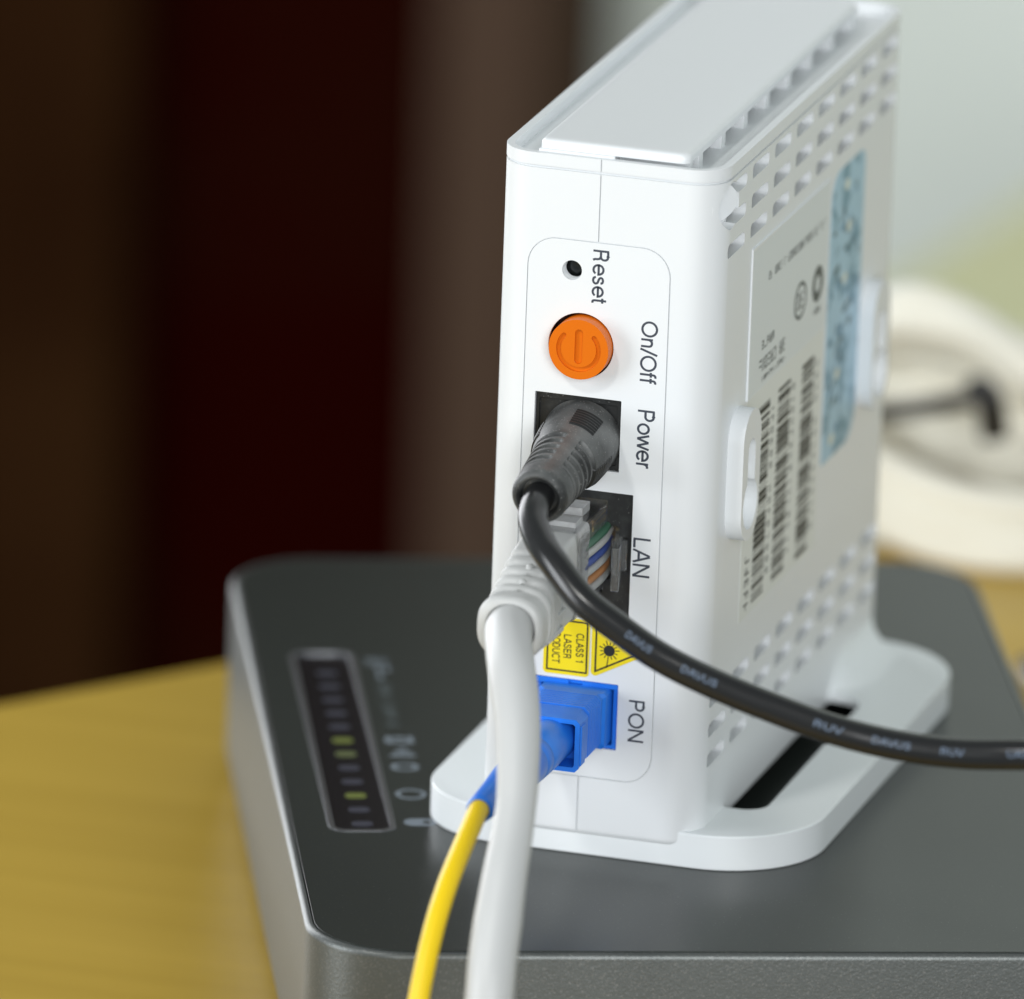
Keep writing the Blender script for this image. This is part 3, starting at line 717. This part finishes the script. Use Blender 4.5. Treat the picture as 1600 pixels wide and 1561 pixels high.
# clear connector body
cb = MB(); cb.loft([ring_se(12.5, y, 38.05, hx, hz, 14, 56) for y, hx, hz in ((6.0, 3.1, 5.55), (-5.0, 3.15, 5.6), (-5.3, 3.2, 5.75), (-13.0, 3.25, 5.8))])
conn = obj("clear_connector", cb, M['clear'], nc, smooth=40, bevel=0.15)
obj("connector_step", MB().box(9.6, 14.9, -10.8, -7.6, 43.7, 44.5), M['frost'], conn, bevel=0.12)
obj("connector_step", MB().box(9.8, 14.2, -5.6, -2.2, 43.6, 44.8), M['frost'], conn, bevel=0.12)
obj("connector_step", MB().box(15.7, 16.1, -12.6, -8.6, 33.2, 43.0), M['clear'], conn, bevel=0.1)
obj("connector_sleeve", MB().loft([ring_se(12.55, y, 38.05, hx, hz, 12, 56) for y, hx, hz in ((-7.6, 3.32, 5.85), (-12.6, 3.4, 5.75))]), M['frost'], conn, smooth=40, bevel=0.12)
lt = MB(); lt.loft([[(x0, y, 34.2), (x1, y, 34.2), (x1, y, 39.9), (x0, y, 39.9)] for y, x0, x1 in ((4.0, 15.7, 16.6), (0.5, 16.9, 17.9), (-4.2, 18.0, 18.9), (-4.9, 17.9, 19.0))])
obj("latch", lt, M['clear'], nc, bevel=0.15)
obj("latch_catch", MB().box(16.2, 18.3, 0.6, 1.6, 35.2, 39.2), M['clear'], nc, bevel=0.15)
wcols = ['pale', 'green', 'pale', 'blue', 'pale', 'orange_wire', 'pale', 'brown']
zz0 = 41.4
for k, wc in enumerate(('green', 'pale', 'blue', 'pale', 'orange_wire', 'pale')):
    z = 40.9 - 1.22 * k
    wires = MB().tube(spline([(15.2, -11, z - 0.2), (15.6, -8, z), (15.78, -5.0, z), (15.78, -1.0, z), (15.2, 3.5, z)], 1.0), 0.56, 12)
    obj("wire", wires, M['wire_' + wc], nc, smooth=60, label={'green': "green wire", 'blue': "blue wire", 'orange_wire': "orange wire", 'pale': "white wire"}[wc])
for k in range(8):
    obj("contact", MB().box(9.1, 9.5, -1, 5, 33.6 + k * 1.1, 34.1 + k * 1.1), M['gold'], nc)
# boot
BF, BE = -12.4, -31.5
rings = []
NB = 110
for k in range(NB + 1):
    t = k / NB; y = BF + (BE - BF) * t
    s_ = max(0, min(1, (t - 0.12) / 0.75)); s_ = s_ * s_ * (3 - 2 * s_)
    zt = 43.75 - 3.05 * s_; zb = 32.35 + 0.15 * s_
    hx = 3.3 + 0.95 * s_; n = 9 - 6.4 * s_
    rg = ring_se(12.45 + 0.35 * s_, y, (zt + zb) / 2, hx, (zt - zb) / 2, n, 96)
    if 0.36 < t < 0.90:
        ph = (t - 0.36) * 5.1 / 0.54; fr_ = ph % 1
        dip = 0.55 * max(0, math.sin(PI * min(1, fr_ / 0.62))) if fr_ < 0.62 else 0
        cx, cz = 12.45 + 0.35 * s_, (zt + zb) / 2
        new = []
        for p in rg:
            dx, dz = p.x - cx, p.z - cz; L_ = math.hypot(dx, dz)
            a = math.atan2(dz, dx)
            e = min(1, abs(a - PI / 2) / 0.14) if 0 < a < PI else 1.0            # the seam over the top stays whole
            k_ = 1 - dip * min(1, e) / L_
            new.append(Vector((cx + dx * k_, p.y, cz + dz * k_)))
        rg = new
    if t > 0.955:
        q_ = 1 - 0.10 * ((t - 0.955) / 0.045) ** 2
        cx, cz = 12.8, (zt + zb) / 2; rg = [Vector((cx + (p.x - cx) * q_, p.y, cz + (p.z - cz) * q_)) for p in rg]
    rings.append(rg)
for hx, hz, dy, n in ((3.2, 3.3, -0.1, 2.2), (3.0, 3.05, 0.6, 2.0), (2.9, 2.95, 3.0, 2.0)):
    rings.append(ring_se(13.0, BE + dy, 36.6, hx, hz, n, 96))
boot = obj("boot", MB().loft(rings), M['grey'], nc, smooth=50)
for y_, z_ in ((-22.6, 42.1), (-25.6, 41.05)):
    bp = MB(); bp.loft([[(12.65 + r * math.cos(2 * PI * i / 20) * 1.0, y_ + r * math.sin(2 * PI * i / 20), z_ + h) for i in range(20)] for h, r in ((-0.7, 0.55), (0.05, 0.5), (0.25, 0.3), (0.3, 0.05))])
    obj("boot_bump", bp, M['grey'], boot, smooth=60)
obj("boot_tab", MB().box(16.0, 16.55, -26, -20, 33.5, 34.2), M['grey'], boot, bevel=0.15)
obj("boot_tab", MB().box(16.05, 16.5, -24.4, -19, 35.6, 36.2), M['grey'], boot, bevel=0.15)
gk = [(13.0, -29.5, 36.9), (13.1, -32.5, 36.8), (14.4, -36.5, 36.1), (16.2, -41.0, 34.5), (17.9, -44.6, 32.1), (19.2, -47.6, 29.5), (20.3, -50.8, 26.2), (21.2, -54.0, 22.7), (21.7, -57.3, 19.1), (22.1, -61.0, 15.3), (22.5, -64.5, 10.9), (22.9, -67.5, 6.9), (23.4, -70.0, 2.9), (24.3, -75, -8), (25, -84, -18), (24, -100, -25.5), (20, -130, -26), (0, -180, -26)]
gp = spline(gk, 0.9)
gr = [2.95 - 0.5 * max(0.0, 1 - abs(p.z - 22) / 11) ** 0.8 for p in gp]          # slightly flattened where it is bent
obj("cable", MB().tube(gp, 2.95, 28, gr), M['grey_cable'], nc, smooth=60)

# ================================================================== fibre cable
fc = thing("fibre_cable", "yellow fibre cable with a blue square connector in the optical port", "cable", (12.7, 0, 16.2))
def rc(x0, x1, z0, z1, y, ch):
    return [(x0 + ch, y, z0), (x1 - ch, y, z0), (x1, y, z0 + ch), (x1, y, z1 - ch), (x1 - ch, y, z1), (x0 + ch, y, z1), (x0, y, z1 - ch), (x0, y, z0 + ch)]
secs = [(3.0, 8.3, 17.2, 12.5, 19.8, 0.3), (-2.2, 8.3, 17.2, 12.55, 19.9, 0.35), (-2.6, 8.65, 16.85, 12.8, 19.85, 0.6)]
y = -3.0
for k in range(8):
    secs.append((y, 8.65, 16.85, 12.75, 19.85, 0.7)); secs.append((y - 0.35, 8.65, 16.85, 12.75, 19.85, 0.7)); secs.append((y - 0.40, 8.95, 16.55, 13.05, 19.55, 0.6)); secs.append((y - 0.62, 8.95, 16.55, 13.05, 19.55, 0.6)); y -= 0.68
secs += [(y, 8.7, 16.8, 12.75, 19.72, 0.9), (-9.6, 8.6, 16.8, 12.6, 19.55, 0.85), (-12.0, 8.5, 16.75, 12.45, 19.3, 0.5), (-12.0, 9.15, 16.15, 13.05, 18.7, 0.25), (-8.6, 9.2, 16.1, 13.1, 18.65, 0.25)]
conn = obj("connector", MB().loft([rc(x0, x1, z0, z1, yy, ch) for yy, x0, x1, z0, z1, ch in secs]), M['blue'], fc, smooth=25)
obj("connector_rib", MB().box(16.6, 16.95, -11.6, -9.8, 13.2, 18.4), M['blue'], conn, bevel=0.12)
bp0, bp1 = Vector((12.75, -7.5, 15.95)), Vector((13.6, -44.2, 17.35))
prof = [(0, 2.9), (8, 2.9), (12, 2.88), (12.15, 2.80), (12.5, 2.80), (12.65, 2.86), (14.6, 2.82), (14.75, 2.74), (15.1, 2.74), (15.3, 2.80), (18, 2.72), (24, 2.35), (30, 1.98), (35.5, 1.72), (36.5, 1.66), (36.75, 1.5), (36.7, 1.36), (35.8, 1.3)]
bd = (bp1 - bp0).normalized(); a_ = bd.cross(Vector((0, 0, 1))).normalized(); b2 = a_.cross(bd)
boot = obj("boot", MB().loft([[bp0 + bd * t + (a_ * math.cos(2 * PI * i / 40) + b2 * math.sin(2 * PI * i / 40)) * r for i in range(40)] for t, r in prof]), M['blue'], fc, smooth=40)
yk = [bp0 + bd * 35.4, bp1 + bd * 0.6, (13.75, -47.4, 16.5), (13.8, -52, 14.6), (13.8, -57.6, 11.7), (13.8, -62.8, 7.4), (13.9, -68, 0.9), (14, -72, -7), (12, -80, -17), (6, -94, -25), (-8, -120, -27.5), (-40, -170, -27.5)]
obj("cable", MB().tube(spline(yk, 0.8), 1.27, 24), M['yellow_cable'], fc, smooth=60)

# ================================================================== things behind, out of focus
coil = thing("cable_coil", "thick cream cable coiled on the desk behind the white router, out of focus", "cable", (15, 222, ZD))
rng = random.Random(5)
def loop(ctrl, r, jit=0.5):
    c_ = [(x + rng.uniform(-jit, jit), y + rng.uniform(-jit, jit), max(ZD + r, z + rng.uniform(-jit, jit))) for x, y, z in ctrl]
    obj("loop", MB().tube(spline(c_, 2.0, closed=True), r, 18), M['cream'], coil, smooth=60)
top_ = [(-14, 224, 0.5), (-7, 222, 4.6), (-1, 222, 5.6), (6, 222, 3.8), (14, 222, -1.4), (24, 224, -10), (28, 232, -17), (14, 240, -19), (-6, 240, -14), (-16, 232, -6)]
mid_ = [(-16, 232, -7), (-6, 229, -8.5), (4, 229, -9.5), (14, 230, -12), (24, 236, -14), (10, 246, -14), (-10, 244, -10)]
low_ = [(-14, 218, -16.0), (-4, 216, -20.6), (6, 215, -22.6), (18, 217, -24.0), (30, 226, -24.6), (26, 242, -24.6), (8, 246, -22), (-12, 232, -18)]
for dx, dy, dz in ((0, 0, 1.6), (0, 1.5, -1.6), (0.5, -1.2, -0.4), (0, 3.5, -4.6)): loop([(x + dx, y + dy, z + dz) for x, y, z in top_], 2.3)
for dx, dy, dz in ((0, 0, 3.8), (0, -1, 0.2), (0, 2, -3.4), (0, 3, 7.5), (0, 6, 5.6), (-2, 5, -6.0)): loop([(x + dx, y + dy, z + dz) for x, y, z in mid_], 2.4)
for dx, dy, dz in ((0, 0, 4.2), (-0.5, -0.8, 0.4), (0, -1.4, -3.2), (0, 3.5, -5.6)): loop([(x + dx, y + dy, z + dz) for x, y, z in low_], 2.5)
for k_, dz in ((0.72, 4), (0.66, -1), (0.74, -5), (0.45, 2), (0.42, -3), (0.5, -8)): loop([(5 + (x - 5) * k_, 233 + (y - 233) * k_, z + dz) for x, y, z in mid_], 2.4, 0.8)
bl_ = thing("connector_lead", "thin black lead with an angled plug lying across the cream coil, out of focus", "cable", (5, 216, -2))
obj("lead", MB().tube(spline([(-2, 238, ZD + 1.4), (-14, 226, ZD + 1.6), (-23, 216, -22), (-23, 212, -14), (-16, 211.5, -9.6), (-8, 212, -7.6), (1, 213, -5.4), (8.6, 214, -3.2)], 1.0), 1.35, 16), M['cable_black'], bl_, smooth=60)
obj("angled_plug", MB().tube(spline([(8.0, 214, -2.6), (9.4, 214, -2.2), (10.6, 214.3, -4.5), (11.2, 215, -9.0)], 0.6), 2.2, 16, None), M['cable_black'], bl_, smooth=60)
bk = obj("black_lead", MB().tube(spline([(29.5, 168, ZD + 2.0), (32, 163, ZD + 2.0), (36, 158, ZD + 2.0), (46, 158, ZD + 2.0), (70, 170, ZD + 2.0)], 1.0), 2.0, 16), M['cable_black'], None, smooth=60)
tag(bk, "black lead lying on the desk at the far right edge of the charcoal box", "cable")
E1, E2 = Vector((-114.5, 638.6)), Vector((-106.0, 696.3))
d1 = (E2 - E1).normalized(); n1 = Vector((d1.y, -d1.x))
q1 = lambda a, b: tuple(E1 + d1 * a + n1 * b)
tbl = thing("side_table", "olive green tabletop far behind the cream coil, blurred", "table", (*q1(0, 200), -760))
obj("table_top", MB().prism([q1(-25, 0), q1(420, 0), q1(420, 420), q1(-25, 420)], -140, -115, 'z'), M['olive'], tbl, bevel=1.5)
for a, b_ in ((-5, 20), (370, 20), (-5, 380), (370, 380)):
    obj("leg", MB().prism([q1(a, b_), q1(a + 30, b_), q1(a + 30, b_ + 30), q1(a, b_ + 30)], -760, -140, 'z'), M['olive'], tbl, bevel=1.5)

door = thing("door", "dark brown wooden door behind on the left, blurred", "door", (-650, 915, -760))
obj("door_leaf", MB().box(-1000, -275.2, 900, 925, -760, 1240), M['door'], door, bevel=2)
obj("door_panel", MB().box(-980, -342, 890, 901, -700, 1180), M['door_panel'], door, bevel=3)
jm = obj("door_frame", MB().box(-275, -251.5, 880, 929, -760, 1300), M['jamb'], None, bevel=2)
structure(jm)
